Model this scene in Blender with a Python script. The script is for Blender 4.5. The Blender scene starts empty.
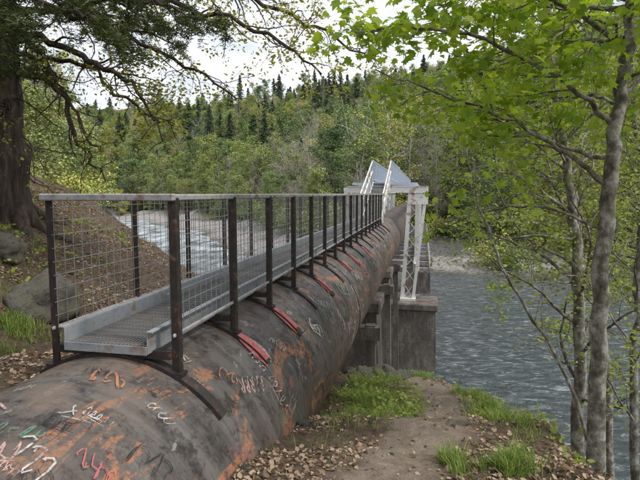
import bpy, math, random, time
import numpy as np
from mathutils import Vector
T0=time.time()
random.seed(7); rng=np.random.default_rng(7)
TH=math.atan(103/493.0); CT,ST=math.cos(TH),math.sin(TH)
WATER=-9.0
scene=bpy.context.scene
# ------------------------------------------------------------ helpers
def link(o,parent=None):
    scene.collection.objects.link(o)
    if parent: o.parent=parent
    return o
def empty(name,bridge=False):
    o=bpy.data.objects.new(name,None); o.empty_display_size=.2; link(o)
    if bridge: o.rotation_euler=(0,0,-TH)
    return o
def np_mesh(name,V,F,mats,midx=None,smooth=False,var=None):
    V=np.asarray(V,dtype=np.float32); F=np.asarray(F,dtype=np.int32); k=F.shape[1]
    me=bpy.data.meshes.new(name)
    me.vertices.add(len(V)); me.vertices.foreach_set('co',V.ravel())
    me.loops.add(F.size); me.loops.foreach_set('vertex_index',F.ravel())
    me.polygons.add(len(F)); me.polygons.foreach_set('loop_start',np.arange(len(F),dtype=np.int32)*k)
    for m in mats: me.materials.append(m)
    if midx is not None: me.polygons.foreach_set('material_index',np.asarray(midx,dtype=np.int32))
    me.polygons.foreach_set('use_smooth',np.full(len(F),smooth,dtype=bool))
    if var is not None:
        a=me.attributes.new('var','FLOAT','POINT'); a.data.foreach_set('value',np.asarray(var,dtype=np.float32))
    me.update(calc_edges=True)
    return me
class Acc:
    def __init__(s): s.v=[]; s.f=[]
    def box(s,x0,x1,y0,y1,z0,z1):
        b=len(s.v); s.v+=[(x0,y0,z0),(x1,y0,z0),(x1,y1,z0),(x0,y1,z0),(x0,y0,z1),(x1,y0,z1),(x1,y1,z1),(x0,y1,z1)]
        s.f+=[tuple(b+i for i in q) for q in ((0,3,2,1),(4,5,6,7),(0,1,5,4),(1,2,6,5),(2,3,7,6),(3,0,4,7))]
    def beam(s,p,q,w,h,up=(0,0,1)):
        p=Vector(p);q=Vector(q);d=(q-p).normalized();u=Vector(up)
        if abs(d.dot(u))>.98:u=Vector((0,1,0))
        a=d.cross(u).normalized()*w/2; c=a.cross(d).normalized()*h/2
        b=len(s.v)
        for e in (p,q):
            for t in (-a-c,a-c,a+c,-a+c): s.v.append(tuple(e+t))
        s.f+=[tuple(b+i for i in r) for r in ((0,1,2,3),(7,6,5,4),(0,4,5,1),(1,5,6,2),(2,6,7,3),(3,7,4,0))]
    def obj(s,name,mat,parent=None,bevel=0,smooth=False):
        me=bpy.data.meshes.new(name); me.from_pydata(s.v,[],s.f); me.materials.append(mat); me.update()
        o=bpy.data.objects.new(name,me); link(o,parent)
        if smooth:
            for p in me.polygons:p.use_smooth=True
        if bevel:
            m=o.modifiers.new('b','BEVEL'); m.width=bevel; m.segments=1
        return o
_tab=rng.random((256,256))
def vnoise(x,y):
    xi=np.floor(x).astype(int);yi=np.floor(y).astype(int);fx=x-xi;fy=y-yi
    fx=fx*fx*(3-2*fx);fy=fy*fy*(3-2*fy)
    a=_tab[xi%256,yi%256];b=_tab[(xi+1)%256,yi%256];c=_tab[xi%256,(yi+1)%256];d=_tab[(xi+1)%256,(yi+1)%256]
    return (a*(1-fx)+b*fx)*(1-fy)+(c*(1-fx)+d*fx)*fy-.5
def fbm(x,y,o=4):
    r=0;a=1
    for i in range(o):
        r=r+a*vnoise(x+17*i,y-31*i);x=x*2.03;y=y*2.03;a*=.5
    return r
def sstep(a,b,x):
    t=np.clip((x-a)/(b-a),0,1);return t*t*(3-2*t)
# ------------------------------------------------------------ materials
def newmat(name):
    m=bpy.data.materials.new(name);m.use_nodes=True;nt=m.node_tree;nt.nodes.clear()
    out=nt.nodes.new('ShaderNodeOutputMaterial');return m,nt,out
def nd(nt,t,props=None,**inp):
    n=nt.nodes.new('ShaderNode'+t)
    if props:
        for k,v in props.items(): setattr(n,k,v)
    for k,v in inp.items():
        key=k.replace('_',' ')
        s=n.inputs[key] if key in n.inputs else n.inputs[int(k[1:])]
        if isinstance(v,bpy.types.NodeSocket): nt.links.new(v,s)
        else: s.default_value=v
    return n
def c4(c): return (c[0],c[1],c[2],1)
def mapped(nt,scale=(1,1,1),coord='Object'):
    tc=nd(nt,'TexCoord'); mp=nd(nt,'Mapping',Scale=scale,Vector=tc.outputs[coord]); return mp.outputs[0]
def noise(nt,vec,scale,detail=6,rough=.6,dist=0):
    return nd(nt,'TexNoise',Vector=vec,Scale=scale,Detail=detail,Roughness=rough,Distortion=dist).outputs['Fac']
def ramp(nt,fac,stops,interp='LINEAR'):
    n=nd(nt,'ValToRGB',Fac=fac);cr=n.color_ramp;cr.interpolation=interp
    while len(cr.elements)<len(stops):cr.elements.new(.5)
    for e,(p,c) in zip(cr.elements,stops):
        e.position=p; e.color=c4(c) if not isinstance(c,(int,float)) else (c,c,c,1)
    return n.outputs[0]
def mix(nt,f,a,b,bt='MIX'):
    n=nt.nodes.new('ShaderNodeMix');n.data_type='RGBA';n.blend_type=bt
    for s,v in ((n.inputs[0],f),(n.inputs[6],a),(n.inputs[7],b)):
        if isinstance(v,bpy.types.NodeSocket): nt.links.new(v,s)
        elif isinstance(v,(int,float)) : s.default_value=v if s==n.inputs[0] else (v,v,v,1)
        else: s.default_value=c4(v)
    return n.outputs[2]
def math_(nt,op,a,b=0.0,clamp=False):
    n=nt.nodes.new('ShaderNodeMath');n.operation=op;n.use_clamp=clamp
    for s,v in zip(n.inputs,(a,b)):
        if isinstance(v,bpy.types.NodeSocket): nt.links.new(v,s)
        else: s.default_value=v
    return n.outputs[0]
def finish(m,nt,out,col,rough=.7,metal=0,bump=None,bs=.3,bd=.02,spec=.5):
    p=nd(nt,'BsdfPrincipled');
    for s,v in ((p.inputs['Base Color'],col),(p.inputs['Roughness'],rough),(p.inputs['Metallic'],metal),(p.inputs['Specular IOR Level'],spec)):
        if isinstance(v,bpy.types.NodeSocket): nt.links.new(v,s)
        elif isinstance(v,(tuple,list)): s.default_value=c4(v)
        else: s.default_value=v
    if bump is not None:
        b=nd(nt,'Bump',Strength=bs,Distance=bd,Height=bump); nt.links.new(b.outputs[0],p.inputs['Normal'])
    nt.links.new(p.outputs[0],out.inputs[0]);return m
def simple(name,stops,scale=5,rough=.7,metal=0,bs=.4,bd=.01,stretch=(1,1,1),bscale=None,spec=.5):
    m,nt,out=newmat(name);v=mapped(nt,stretch);f=noise(nt,v,scale,8,.65)
    col=ramp(nt,f,stops);b=noise(nt,v,bscale or scale*4,6,.7)
    return finish(m,nt,out,col,rough,metal,b,bs,bd,spec)
def leafmat(name,c1,c2,trans=.35,objrand=True,rough=.55):
    m,nt,out=newmat(name)
    a=nd(nt,'Attribute',{'attribute_name':'var'}).outputs['Fac']
    col=ramp(nt,a,[(0,c1),(1,c2)])
    if objrand:
        r=nd(nt,'ObjectInfo').outputs['Random']
        tint=ramp(nt,r,[(0,(.70,.82,.85)),(.35,(1.0,.98,.95)),(.7,(1.2,1.12,.85)),(1,(.85,1.0,.8))])
        col=mix(nt,1.0,col,tint,'MULTIPLY')
    p=nd(nt,'BsdfPrincipled',Base_Color=col,Roughness=rough);p.inputs['Specular IOR Level'].default_value=.2
    if trans<=0:
        nt.links.new(p.outputs[0],out.inputs[0]);return m
    t=nd(nt,'BsdfTranslucent',Color=mix(nt,1.0,col,(1.3,1.25,.6),'MULTIPLY'))
    ms=nd(nt,'MixShader',Fac=trans);nt.links.new(p.outputs[0],ms.inputs[1]);nt.links.new(t.outputs[0],ms.inputs[2])
    nt.links.new(ms.outputs[0],out.inputs[0]);return m
M={}
M['leaf_far']=leafmat('spring_foliage',(.18,.235,.085),(.40,.46,.18),0)
M['leaf_mid']=leafmat('green_foliage',(.12,.175,.075),(.26,.34,.14),0)
M['leaf_yel']=leafmat('yellow_foliage',(.32,.34,.10),(.55,.55,.21),0)
M['leaf_con']=leafmat('conifer_foliage',(.06,.09,.07),(.13,.17,.115),0)  # base colour lightened to stand in for distance haze
M['leaf_maple']=leafmat('maple_leaves',(.19,.31,.03),(.42,.53,.09),.5,False,.45)
M['leaf_small']=leafmat('alder_leaves',(.19,.25,.05),(.38,.44,.12),.4,False)
M['needles']=leafmat('fir_needles',(.03,.05,.018),(.10,.125,.04),.2,False)
M['moss_leaf']=leafmat('moss_tufts',(.20,.21,.04),(.42,.41,.09),.35,False)
M['grass']=leafmat('grass_blades',(.10,.18,.035),(.32,.39,.11),.35,False)
M['litter']=leafmat('dry_leaves',(.12,.07,.045),(.45,.34,.24),.1,False,.8)
M['bark']=simple('bark',[(.25,(.035,.026,.018)),(.55,(.10,.08,.055)),(.75,(.17,.15,.11))],3,.9,0,.9,.03,(3,3,.7),9)
M['bark_fir']=simple('fir_bark',[(.3,(.018,.013,.010)),(.5,(.065,.047,.034)),(.66,(.13,.10,.07)),(.8,(.13,.13,.055))],5,.95,0,1.0,.06,(3,3,.5),5)
M['bark_alder']=simple('alder_bark',[(.32,(.04,.036,.026)),(.46,(.12,.11,.08)),(.54,(.22,.205,.165)),(.62,(.36,.35,.32)),(.74,(.12,.13,.06))],10,.9,0,.9,.014,(1,1,.8),28)
M['bark_moss']=simple('mossy_bark',[(.3,(.018,.014,.01)),(.55,(.055,.044,.028)),(.75,(.12,.12,.045))],6,.95,0,.7,.01)
M['twig_grey']=simple('bare_twigs',[(.3,(.28,.25,.21)),(.7,(.50,.46,.41))],2,.9)
M['dark_steel']=simple('dark_painted_steel',[(.3,(.015,.014,.014)),(.58,(.04,.03,.026)),(.66,(.13,.065,.04)),(.8,(.2,.17,.15))],14,.55,.2,.3,.003)
M['galv']=simple('galvanised_steel',[(.3,(.22,.24,.26)),(.55,(.34,.36,.38)),(.66,(.26,.20,.16))],6,.55,.4,.2,.003)
M['deck']=simple('deck_steel',[(.3,(.13,.125,.12)),(.55,(.22,.215,.21)),(.7,(.18,.13,.10))],3,.6,.3,.2,.003)
M['rail']=simple('weathered_rail',[(.3,(.20,.19,.18)),(.50,(.34,.345,.35)),(.62,(.22,.14,.10)),(.75,(.12,.07,.05))],8,.6,.2,.3,.003)
M['wire']=simple('mesh_wire',[(.3,(.18,.18,.18)),(.7,(.36,.37,.38))],6,.5,.4,.1,.001)
M['white']=simple('white_painted_steel',[(.3,(.70,.69,.66)),(.55,(.76,.75,.72)),(.61,(.45,.32,.23)),(.72,(.20,.10,.06))],2.2,.6,.05,.3,.004)
M['bluerail']=simple('blue_grey_rail',[(.3,(.36,.42,.50)),(.7,(.52,.58,.64))],3,.5,.2)
M['rock']=simple('rock',[(.3,(.06,.055,.047)),(.5,(.17,.155,.13)),(.62,(.13,.14,.065)),(.75,(.27,.25,.22))],4,.9,0,1.0,.06)
m,nt,out=newmat('stained_concrete');v=mapped(nt)
f=noise(nt,mapped(nt,(1,1,.35)),2.2,9,.75);col=ramp(nt,f,[(.3,(.045,.037,.032)),(.5,(.125,.105,.09)),(.7,(.28,.25,.22))])
M['pier']=finish(m,nt,out,col,.9,0,noise(nt,v,9,8,.75),.9,.05)
# pipe
m,nt,out=newmat('weathered_pipe_steel')
v=mapped(nt);circ=mapped(nt,(.5,4.5,.5))
a=noise(nt,v,1.0,9,.68,.5);b=noise(nt,circ,1.1,9,.75,.4)
col=ramp(nt,a,[(.28,(.028,.025,.025)),(.44,(.052,.045,.043)),(.56,(.098,.084,.077)),(.68,(.085,.056,.044)),(.8,(.14,.10,.075))])
col=mix(nt,ramp(nt,b,[(.45,0),(.62,.75)]),col,(.165,.15,.138))
col=mix(nt,ramp(nt,noise(nt,v,6,9,.78),[(.49,0),(.60,.88)]),col,(.020,.017,.017))
col=mix(nt,ramp(nt,noise(nt,v,3.1,9,.8,.6),[(.57,0),(.67,.6)]),col,(.15,.08,.05))
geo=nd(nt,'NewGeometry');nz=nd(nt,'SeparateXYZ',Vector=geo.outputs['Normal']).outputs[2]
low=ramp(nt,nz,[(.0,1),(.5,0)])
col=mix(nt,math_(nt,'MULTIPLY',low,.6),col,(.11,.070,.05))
tcp=nd(nt,'TexCoord')
def patchpaint(col,seedoff,thr,c,amt,sc=1.5):
    mp=nd(nt,'Mapping',Scale=(1,.55,1),Location=(seedoff,seedoff*2.3,seedoff*.7),Vector=tcp.outputs['Object'])
    k=ramp(nt,noise(nt,mp.outputs[0],sc,7,.68,1.8),[(thr,0),(thr+.03,amt)])
    k=math_(nt,'MULTIPLY',k,ramp(nt,noise(nt,v,22,7,.8),[(.42,0),(.54,1)]))
    return mix(nt,k,col,c)
col=patchpaint(col,3.1,.57,(.44,.18,.08),.75)
col=patchpaint(col,11.7,.60,(.42,.41,.39),.55,2.2)
col=patchpaint(col,23.3,.62,(.38,.12,.13),.65)
col=patchpaint(col,37.9,.60,(.10,.17,.13),.6,.8)
col=patchpaint(col,47.9,.60,(.015,.015,.018),.85,1.8)
dust=math_(nt,'MULTIPLY',ramp(nt,nz,[(.80,0),(.99,.75)]),ramp(nt,noise(nt,v,4,7,.75),[(.42,0),(.58,1)]))
col=mix(nt,dust,col,(.19,.145,.11))
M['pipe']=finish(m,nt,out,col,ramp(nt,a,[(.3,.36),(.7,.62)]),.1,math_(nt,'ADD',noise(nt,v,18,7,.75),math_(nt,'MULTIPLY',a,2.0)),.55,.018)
def paint(name,c,lo=.42,hi=.56):
    m,nt,out=newmat(name);v=mapped(nt);f=ramp(nt,noise(nt,v,16,8,.75),[(lo,0),(hi,.9)])
    p=nd(nt,'BsdfPrincipled',Base_Color=c4(c),Roughness=.6);t=nd(nt,'BsdfTransparent');ms=nd(nt,'MixShader',Fac=f)
    nt.links.new(t.outputs[0],ms.inputs[1]);nt.links.new(p.outputs[0],ms.inputs[2]);nt.links.new(ms.outputs[0],out.inputs[0]);return m
M['p_white']=paint('white_spray',(.52,.50,.48),.40,.54);M['p_red']=paint('red_spray',(.46,.12,.12),.30,.48);M['p_or']=paint('orange_spray',(.46,.19,.09),.38,.54);M['p_blk']=paint('black_spray',(.012,.012,.014),.40,.54);M['p_grn']=paint('green_spray',(.10,.22,.15));M['p_pink']=paint('pale_pink_spray',(.55,.36,.33),.40,.56)
# ground
m,nt,out=newmat('forest_ground');v=mapped(nt)
f1=noise(nt,v,1.3,8,.7);f2=noise(nt,v,14,8,.75)
dirt=ramp(nt,f2,[(.3,(.06,.038,.026)),(.5,(.15,.105,.073)),(.68,(.28,.22,.16))])
dirt=mix(nt,ramp(nt,f1,[(.48,0),(.66,.7)]),dirt,(.08,.075,.036))
pathc=ramp(nt,noise(nt,v,9,9,.8),[(.3,(.20,.15,.11)),(.5,(.33,.265,.205)),(.7,(.46,.395,.33))])
def attr(n):return nd(nt,'Attribute',{'attribute_name':n}).outputs['Fac']
col=mix(nt,attr('path'),dirt,pathc)
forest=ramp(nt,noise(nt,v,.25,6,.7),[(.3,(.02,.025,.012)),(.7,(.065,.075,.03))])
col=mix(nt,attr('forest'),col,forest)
vo=ramp(nt,nd(nt,'TexVoronoi',Vector=v,Scale=2.2).outputs['Distance'],[(0,1.15),(.7,.55)])
grav=mix(nt,1.0,ramp(nt,noise(nt,v,1.5,8,.8),[(.3,(.30,.285,.27)),(.7,(.60,.57,.54))]),vo,'MULTIPLY')
col=mix(nt,attr('gravel'),col,grav)
M['ground']=finish(m,nt,out,col,.95,0,math_(nt,'ADD',f2,noise(nt,v,60,4,.7)),1.0,.04,.2)
# water
m,nt,out=newmat('river_water')
v1=mapped(nt,(1,1.6,1));w1=noise(nt,v1,1.1,6,.66,.9);w2=noise(nt,v1,.2,3,.5,.5)
h=math_(nt,'ADD',w1,math_(nt,'MULTIPLY',w2,2.2))
tc=nd(nt,'TexCoord');sx=nd(nt,'SeparateXYZ',Vector=tc.outputs['Object'])
foamzone=nd(nt,'MapRange',Value=math_(nt,'ADD',sx.outputs[1],math_(nt,'MULTIPLY',sx.outputs[0],-.8)));foamzone.inputs[1].default_value=45;foamzone.inputs[2].default_value=95
foam_glint=math_(nt,'MULTIPLY',foamzone.outputs[0],ramp(nt,noise(nt,mapped(nt,(1,.4,1)),.35,7,.75),[(.40,0),(.6,.85)]))
ripple_glint=ramp(nt,noise(nt,mapped(nt,(1,2.6,1)),1.3,6,.75,.8),[(.54,0),(.66,.42)])  # pale streaks painted into the water colour as bright glints on ripples
foam_glint=math_(nt,'MAXIMUM',foam_glint,ripple_glint)
p=nd(nt,'BsdfPrincipled',Base_Color=(.105,.13,.135,1),Roughness=.14);p.inputs['IOR'].default_value=1.4
b=nd(nt,'Bump',Strength=1.0,Distance=.8,Height=h);nt.links.new(b.outputs[0],p.inputs['Normal'])
d=nd(nt,'BsdfDiffuse',Color=(.55,.60,.65,1));ms=nd(nt,'MixShader',Fac=foam_glint);nt.links.new(p.outputs[0],ms.inputs[1]);nt.links.new(d.outputs[0],ms.inputs[2]);nt.links.new(ms.outputs[0],out.inputs[0])
M['water']=m
# ------------------------------------------------------------ terrain
NEAR=[(9,-60),(4,-12),(2.2,0),(1.75,2.5),(1.95,3.7),(2.4,5.6),(2.25,7.6),(1.8,9.2),(.5,10.2),(-1.5,10.5),(-4,10.6),(-5.6,12),(-7.6,17),(-12,27),(-38,84),(-76,130),(-150,160),(-600,200),(-600,-60)]
FAR=[(400,-60),(90,16),(60,34),(30,46),(12,57),(1,61),(-6,64),(-15,74),(-30,118),(-60,165),(-150,205),(-600,260),(-600,1200),(1200,1200),(1200,-60)]
def sd(poly,X,Y):
    d=np.full(X.shape,1e9);ins=np.zeros(X.shape,bool);n=len(poly)
    for i in range(n):
        ax,ay=poly[i];bx,by=poly[(i+1)%n];ex,ey=bx-ax,by-ay
        t=np.clip(((X-ax)*ex+(Y-ay)*ey)/(ex*ex+ey*ey),0,1)
        d=np.minimum(d,np.hypot(X-ax-t*ex,Y-ay-t*ey))
        if ey!=0:
            c=((ay>Y)!=(by>Y))&(X<(Y-ay)*ex/ey+ax);ins^=c
    return np.where(ins,d,-d)
def height(X,Y,full=False):
    X=np.asarray(X,float);Y=np.asarray(Y,float)
    bx=X*CT-Y*ST
    ds=sd(NEAR,X,Y)+fbm(X*.5,Y*.5,3)*.5;df=sd(FAR,X,Y)+fbm(X*.08,Y*.08,3)*5
    pr=np.interp(Y,[0,2,3.2,4.5,5.6,7.9,9.5,14,30],[-1.6,-1.7,-1.86,-2.2,-2.6,-3.1,-3.6,-5,-7])
    pl=-1.36-.13*np.clip(Y-3.5,0,20)+np.minimum(.62*np.maximum(0,-bx-3.9),2.2+.5*np.maximum(ds,0))
    pl=np.minimum(pl,28)
    w=sstep(1.5,2.9,-bx)
    p=pr*(1-w)+pl*w
    o=np.maximum(0,-ds)
    p=p-o*1.15-np.minimum(o,1.0)*.25
    far=np.interp(df,[-12,0,14,30,80,200,420,700],[-12,WATER,-7.5,-4.0,14,58,125,140])
    R=np.hypot(X,Y)
    p=np.maximum(p,-12)
    h=np.maximum(p,far)
    amp=np.clip(R*.03,.06,2.5)
    h=h+fbm(X*1.1,Y*1.1,5)*np.clip(amp,0,.16)+fbm(X*.12,Y*.12,4)*np.clip((R-12)*.04,0,3.0)*np.where(h>-8,1,.15)
    h=h+fbm(X*6,Y*6,3)*.035*(R<14)
    if full:return h,ds,df,bx
    return h
NG=430
t=np.linspace(-7.05,7.05,NG);gx=.9*np.sinh(t)*.95
GX,GY=np.meshgrid(gx+.5,gx+4.0,indexing='ij')
H,DS,DF,BX=height(GX,GY,True)
V=np.stack([GX,GY,H],-1).reshape(-1,3)
I=np.arange(NG*NG).reshape(NG,NG)
F=np.stack([I[:-1,:-1],I[1:,:-1],I[1:,1:],I[:-1,1:]],-1).reshape(-1,4)
me=np_mesh('ground',V,F,[M['ground']],None,True)
PATH=[(.1,-3),(.15,1.2),(.45,3.0),(1.0,4.3),(1.5,5.6),(1.75,7),(1.6,8.4),(.9,9.6)]
def pathd(X,Y):
    d=np.full(X.shape,1e9)
    for (ax,ay),(bx,by) in zip(PATH[:-1],PATH[1:]):
        ex,ey=bx-ax,by-ay;t=np.clip(((X-ax)*ex+(Y-ay)*ey)/(ex*ex+ey*ey),0,1);d=np.minimum(d,np.hypot(X-ax-t*ex,Y-ay-t*ey))
    return d
pm=1-sstep(.15,.55,pathd(GX,GY)+fbm(GX*3,GY*3,4)*.3)
gr=((DF>-6)&(H<-6.0)).astype(float)*sstep(-1,3,DF)*(1-sstep(13,18,DF))
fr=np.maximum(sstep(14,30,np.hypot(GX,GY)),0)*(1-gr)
for n,a in (('path',pm),('gravel',gr),('forest',fr)):
    at=me.attributes.new(n,'FLOAT','POINT');at.data.foreach_set('value',a.ravel().astype(np.float32))
link(bpy.data.objects.new('ground',me))
wm=np_mesh('river',[(-620,-60,WATER),(500,-60,WATER),(500,520,WATER),(-620,520,WATER)],[(0,1,2,3)],[M['water']])
link(bpy.data.objects.new('river',wm))
# ------------------------------------------------------------ pipeline
PX,PZ,R=-2.19,-2.26,1.08
def cyl_shell(name,rad,y0,y1,ny,na,mat,parent,a0=0,a1=2*math.pi,wob=0):
    ys=np.linspace(y0,y1,ny);an=np.linspace(a0,a1,na)
    A,Y=np.meshgrid(an,ys,indexing='ij')
    rr=rad+wob*fbm(np.sin(A)*2+5,Y*.8+np.cos(A)*2,3)
    V=np.stack([PX+rr*np.sin(A),Y,PZ+rr*np.cos(A)],-1).reshape(-1,3)
    I=np.arange(na*ny).reshape(na,ny);F=np.stack([I[:-1,:-1],I[:-1,1:],I[1:,1:],I[1:,:-1]],-1).reshape(-1,4)
    o=bpy.data.objects.new(name,np_mesh(name,V,F,[mat],None,True));link(o,parent);return o
pipe=empty('steel_pipeline',True)
cyl_shell('pipe_shell',R,-16,84,400,97,M['pipe'],pipe,wob=.012)
a=Acc()
def arcband(a,y0,y1,p0,p1,r0,r1,n=24):
    b=len(a.v)
    for i in range(n+1):
        t=i/n;ph=p0+(p1-p0)*t
        for (y,r) in ((y0,r0),(y1,r0),(y1,r1),(y0,r1)):
            a.v.append((PX+r*math.sin(ph),y,PZ+r*math.cos(ph)))
    for i in range(n):
        q=b+4*i
        for j in range(4):
            a.f.append((q+j,q+(j+1)%4,q+4+(j+1)%4,q+4+j))
    a.f.append((b,b+3,b+2,b+1));e=b+4*n;a.f.append((e,e+1,e+2,e+3))
D=math.radians
POSTS=[3.13+1.08*i for i in range(17)]
for i,y in enumerate(POSTS): arcband(a,y-.05,y+.05,D(-50),D(51+random.uniform(-3,4)),R-.02,R+.028)
a.obj('post_saddle_bands',M['dark_steel'],pipe)
a=Acc()
for y in (-3.2,8.95,20.8,33,45,57,69): arcband(a,y-.02,y+.02,0,2*math.pi,R-.02,R+.016,64)
a.obj('weld_seams',M['pipe'],pipe)
def patch(a,y0f,y1f,p0,p1,r,n=20):
    b=len(a.v)
    for i in range(n+1):
        t=i/n;ph=p0+(p1-p0)*t
        for y in (y0f(t),y1f(t)): a.v.append((PX+r*math.sin(ph),y,PZ+r*math.cos(ph)))
    for i in range(n):a.f.append((b+2*i,b+2*i+1,b+2*i+3,b+2*i+2))
rp=Acc();pk=Acc()
for i,y in enumerate(POSTS):
    if i in (1,2,4,6,7):
        patch(rp,lambda t:y-.047,lambda t:y+.047,D(28+i),D(47.5),R+.031)
        patch(rp,lambda t:y-.055-.05*math.sin(math.pi*min(1,t*1.1))**.7 if t<.9 else y-.055,lambda t:y-.052,D(31),D(53),R+.014)
    elif i in (9,11): patch(rp,lambda t:y-.2,lambda t:y-.052,D(36),D(56),R+.014)
    if i in (1,3,5,8): patch(pk,lambda t:y+.052,lambda t:y+.056+.07*math.sin(math.pi*t)**.6,D(33),D(50),R+.0145)
rp.obj('red_paint_marks',M['p_red'],pipe);pk.obj('pale_paint_marks',M['p_pink'],pipe)
def ribbon(a,pts,w,r=R+.016):
    b=len(a.v);n=len(pts)
    for i,(s,y) in enumerate(pts):
        s0,y0=pts[max(0,i-1)];s1,y1=pts[min(n-1,i+1)];dx,dy=s1-s0,y1-y0;L=math.hypot(dx,dy) or 1
        ww=w*(.6+.5*math.sin(3.1*i/n+.3));nx,ny=-dy/L*ww/2,dx/L*ww/2
        for sg in (-1,1):
            ph=(s+sg*nx)/R;a.v.append((PX+r*math.sin(ph),y+sg*ny,PZ+r*math.cos(ph)))
    for i in range(n-1):a.f.append((b+2*i,b+2*i+1,b+2*i+3,b+2*i+2))
def scribble(a,s,y,size,nl,w,ang=0):
    r_=R+.016+.0015*random.random();n=nl*9;f1=random.uniform(1.6,2.6);p1=random.uniform(0,6);p2=random.uniform(0,6);pts=[]
    for i in range(n):
        t=i/9.0
        u=(t*.55+.28*math.sin(2*math.pi*t*.9+p1))*size;vv=(.45*math.sin(2*math.pi*t*.9*1.0+p2)+.25*math.sin(f1*5*t+p1))*size*random.uniform(.93,1.07)
        pts.append((s+u*math.cos(ang)-vv*math.sin(ang),y+u*math.sin(ang)+vv*math.cos(ang)))
    cut=[0]+sorted(random.sample(range(6,n-5),min(2,nl-1)))+[n]
    for c0,c1 in zip(cut[:-1],cut[1:]):
        if c1-c0>3: ribbon(a,pts[c0:c1-1],w,r_)
    if random.random()<.4:
        q=[(s+(u*math.cos(ang)+.7*size*math.sin(ang)),y+u*math.sin(ang)-.7*size*math.cos(ang)) for u in np.linspace(0,nl*.5*size,8)]
        ribbon(a,q,w*.8,r_)
g={k:Acc() for k in ('p_white','p_or','p_blk','p_red','p_grn','p_pink')}
random.seed(12)
for (c,s,y,sz,nl,w,an) in [('p_white',.30,1.95,.15,3,.012,-.35),('p_white',.55,2.7,.07,5,.006,-.2),('p_white',.60,3.19,.04,6,.004,0),('p_or',-.25,2.0,.15,3,.016,0),('p_or',.10,2.72,.15,3,.016,.2),('p_white',.38,2.35,.06,4,.006,0),
    ('p_or',-.45,1.7,.15,2,.02,0),('p_blk',.7,2.3,.13,4,.010,.4),('p_white',.78,4.6,.08,5,.006,.5),('p_white',.9,6.6,.11,6,.009,1.2),('p_blk',.8,5.3,.14,4,.012,.8),('p_white',1.0,9.5,.18,7,.014,1.4),('p_blk',1.1,12,.35,6,.03,1.5),('p_grn',.9,8,.25,4,.03,1.3),('p_red',.8,7.3,.17,4,.014,1.3),('p_white',.9,14.5,.22,7,.02,1.5),('p_white',-.2,2.45,.05,4,.005,.4),('p_white',.05,3.35,.05,5,.004,.2),('p_blk',.2,2.2,.1,5,.008,.1),('p_red',.55,2.05,.1,4,.008,.1),('p_or',.7,3.5,.1,3,.010,.6),('p_blk',.85,3.7,.11,5,.009,.9),('p_white',1.0,5.7,.08,6,.007,1.1),('p_white',.8,1.75,.11,3,.008,0),('p_red',.95,10.5,.25,4,.02,1.4)]:
    scribble(g[c],s,y,sz,nl,w,an)
for i in range(46):
    y=1.5+7.5*random.random()**1.4;z_=random.uniform(.03,.09)*(1+.12*y)
    scribble(g[random.choice(['p_white','p_white','p_or','p_blk','p_blk','p_pink','p_grn'])],random.uniform(-.4,1.25),y,z_,random.randint(3,6),z_*random.uniform(.06,.13),random.uniform(-.4,1.4))
for k in g:g[k].obj('graffiti_'+k[2:],M[k],pipe)
# ------------------------------------------------------------ walkway
wk=empty('metal_walkway',True)
XL,XR=PX-.49,PX+.49;DL,DR=-2.53,-1.87;YE=POSTS[-1]+1.1
DZ=-1.075
a=Acc()
for i,y in enumerate(POSTS):
    for x in (XL,XR):
        a.box(x-.028,x+.028,y-.006,y+.006,-1.36,-.03);sx=1 if x==XL else -1
        a.box(x-.028 if sx>0 else x+.018,x-.018 if sx>0 else x+.028,y+.006,y+.05,-1.36,-.03)
        a.box(x-.06,x+.06,y-.045,y+.055,-1.29,-1.268)
a.obj('posts',M['dark_steel'],wk)
a=Acc()
for y in POSTS:
    a.box(XL+.03,XR-.03,y-.03,y+.03,DZ-.10,DZ-.04);a.box(PX-.25,PX-.17,y-.04,y+.04,-1.2,DZ-.10);a.box(PX+.17,PX+.25,y-.04,y+.04,-1.2,DZ-.10)
a.obj('cross_supports',M['dark_steel'],wk)
a=Acc()
for x in np.arange(DL+.012,DR,.030): a.box(x-.003,x+.003,3.05,YE,DZ-.035,DZ)
for y in np.arange(3.1,YE,.1): a.box(DL+.004,DR-.004,y-.005,y+.005,DZ-.012,DZ-.0015)
a.obj('deck_grating',M['deck'],wk)
a=Acc()
for x,s in ((DL,1),(DR,-1)):
    a.box(x-.004,x+.004,3.04,YE,DZ-.05,DZ+.11)
    a.box(min(x,x-.045*s),max(x,x-.045*s),3.035,YE,DZ+.105,DZ+.117)
a.box(DL,DR,3.03,3.037,DZ-.055,DZ+.008)
a.obj('toe_channels',M['galv'],wk,bevel=.002)
a=Acc()
for x in (XL,XR):
    a.beam((x,3.08,-.028),(x,YE,-.028),.05,.045)
a.box(XL-.04,XR+.04,3.07,3.12,-.052,-.001)
for x in (XL,XR): a.beam((x,3.1,-1.0),(x,YE,-1.0),.02,.03)
a.obj('top_rails',M['rail'],wk,bevel=.008)
a=Acc()
for x,off in ((XL,.034),(XR,-.034)):
    xx=x+off
    for z in np.arange(-.10,-1.0,-.10): a.box(xx-.002,xx+.002,3.1,YE,z-.002,z+.002)
    for y in np.arange(3.13,YE,.10): a.box(xx-.0065,xx-.0025,y-.002,y+.002,-1.0,-.05)
a.obj('wire_mesh_panels',M['wire'],wk)
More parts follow.
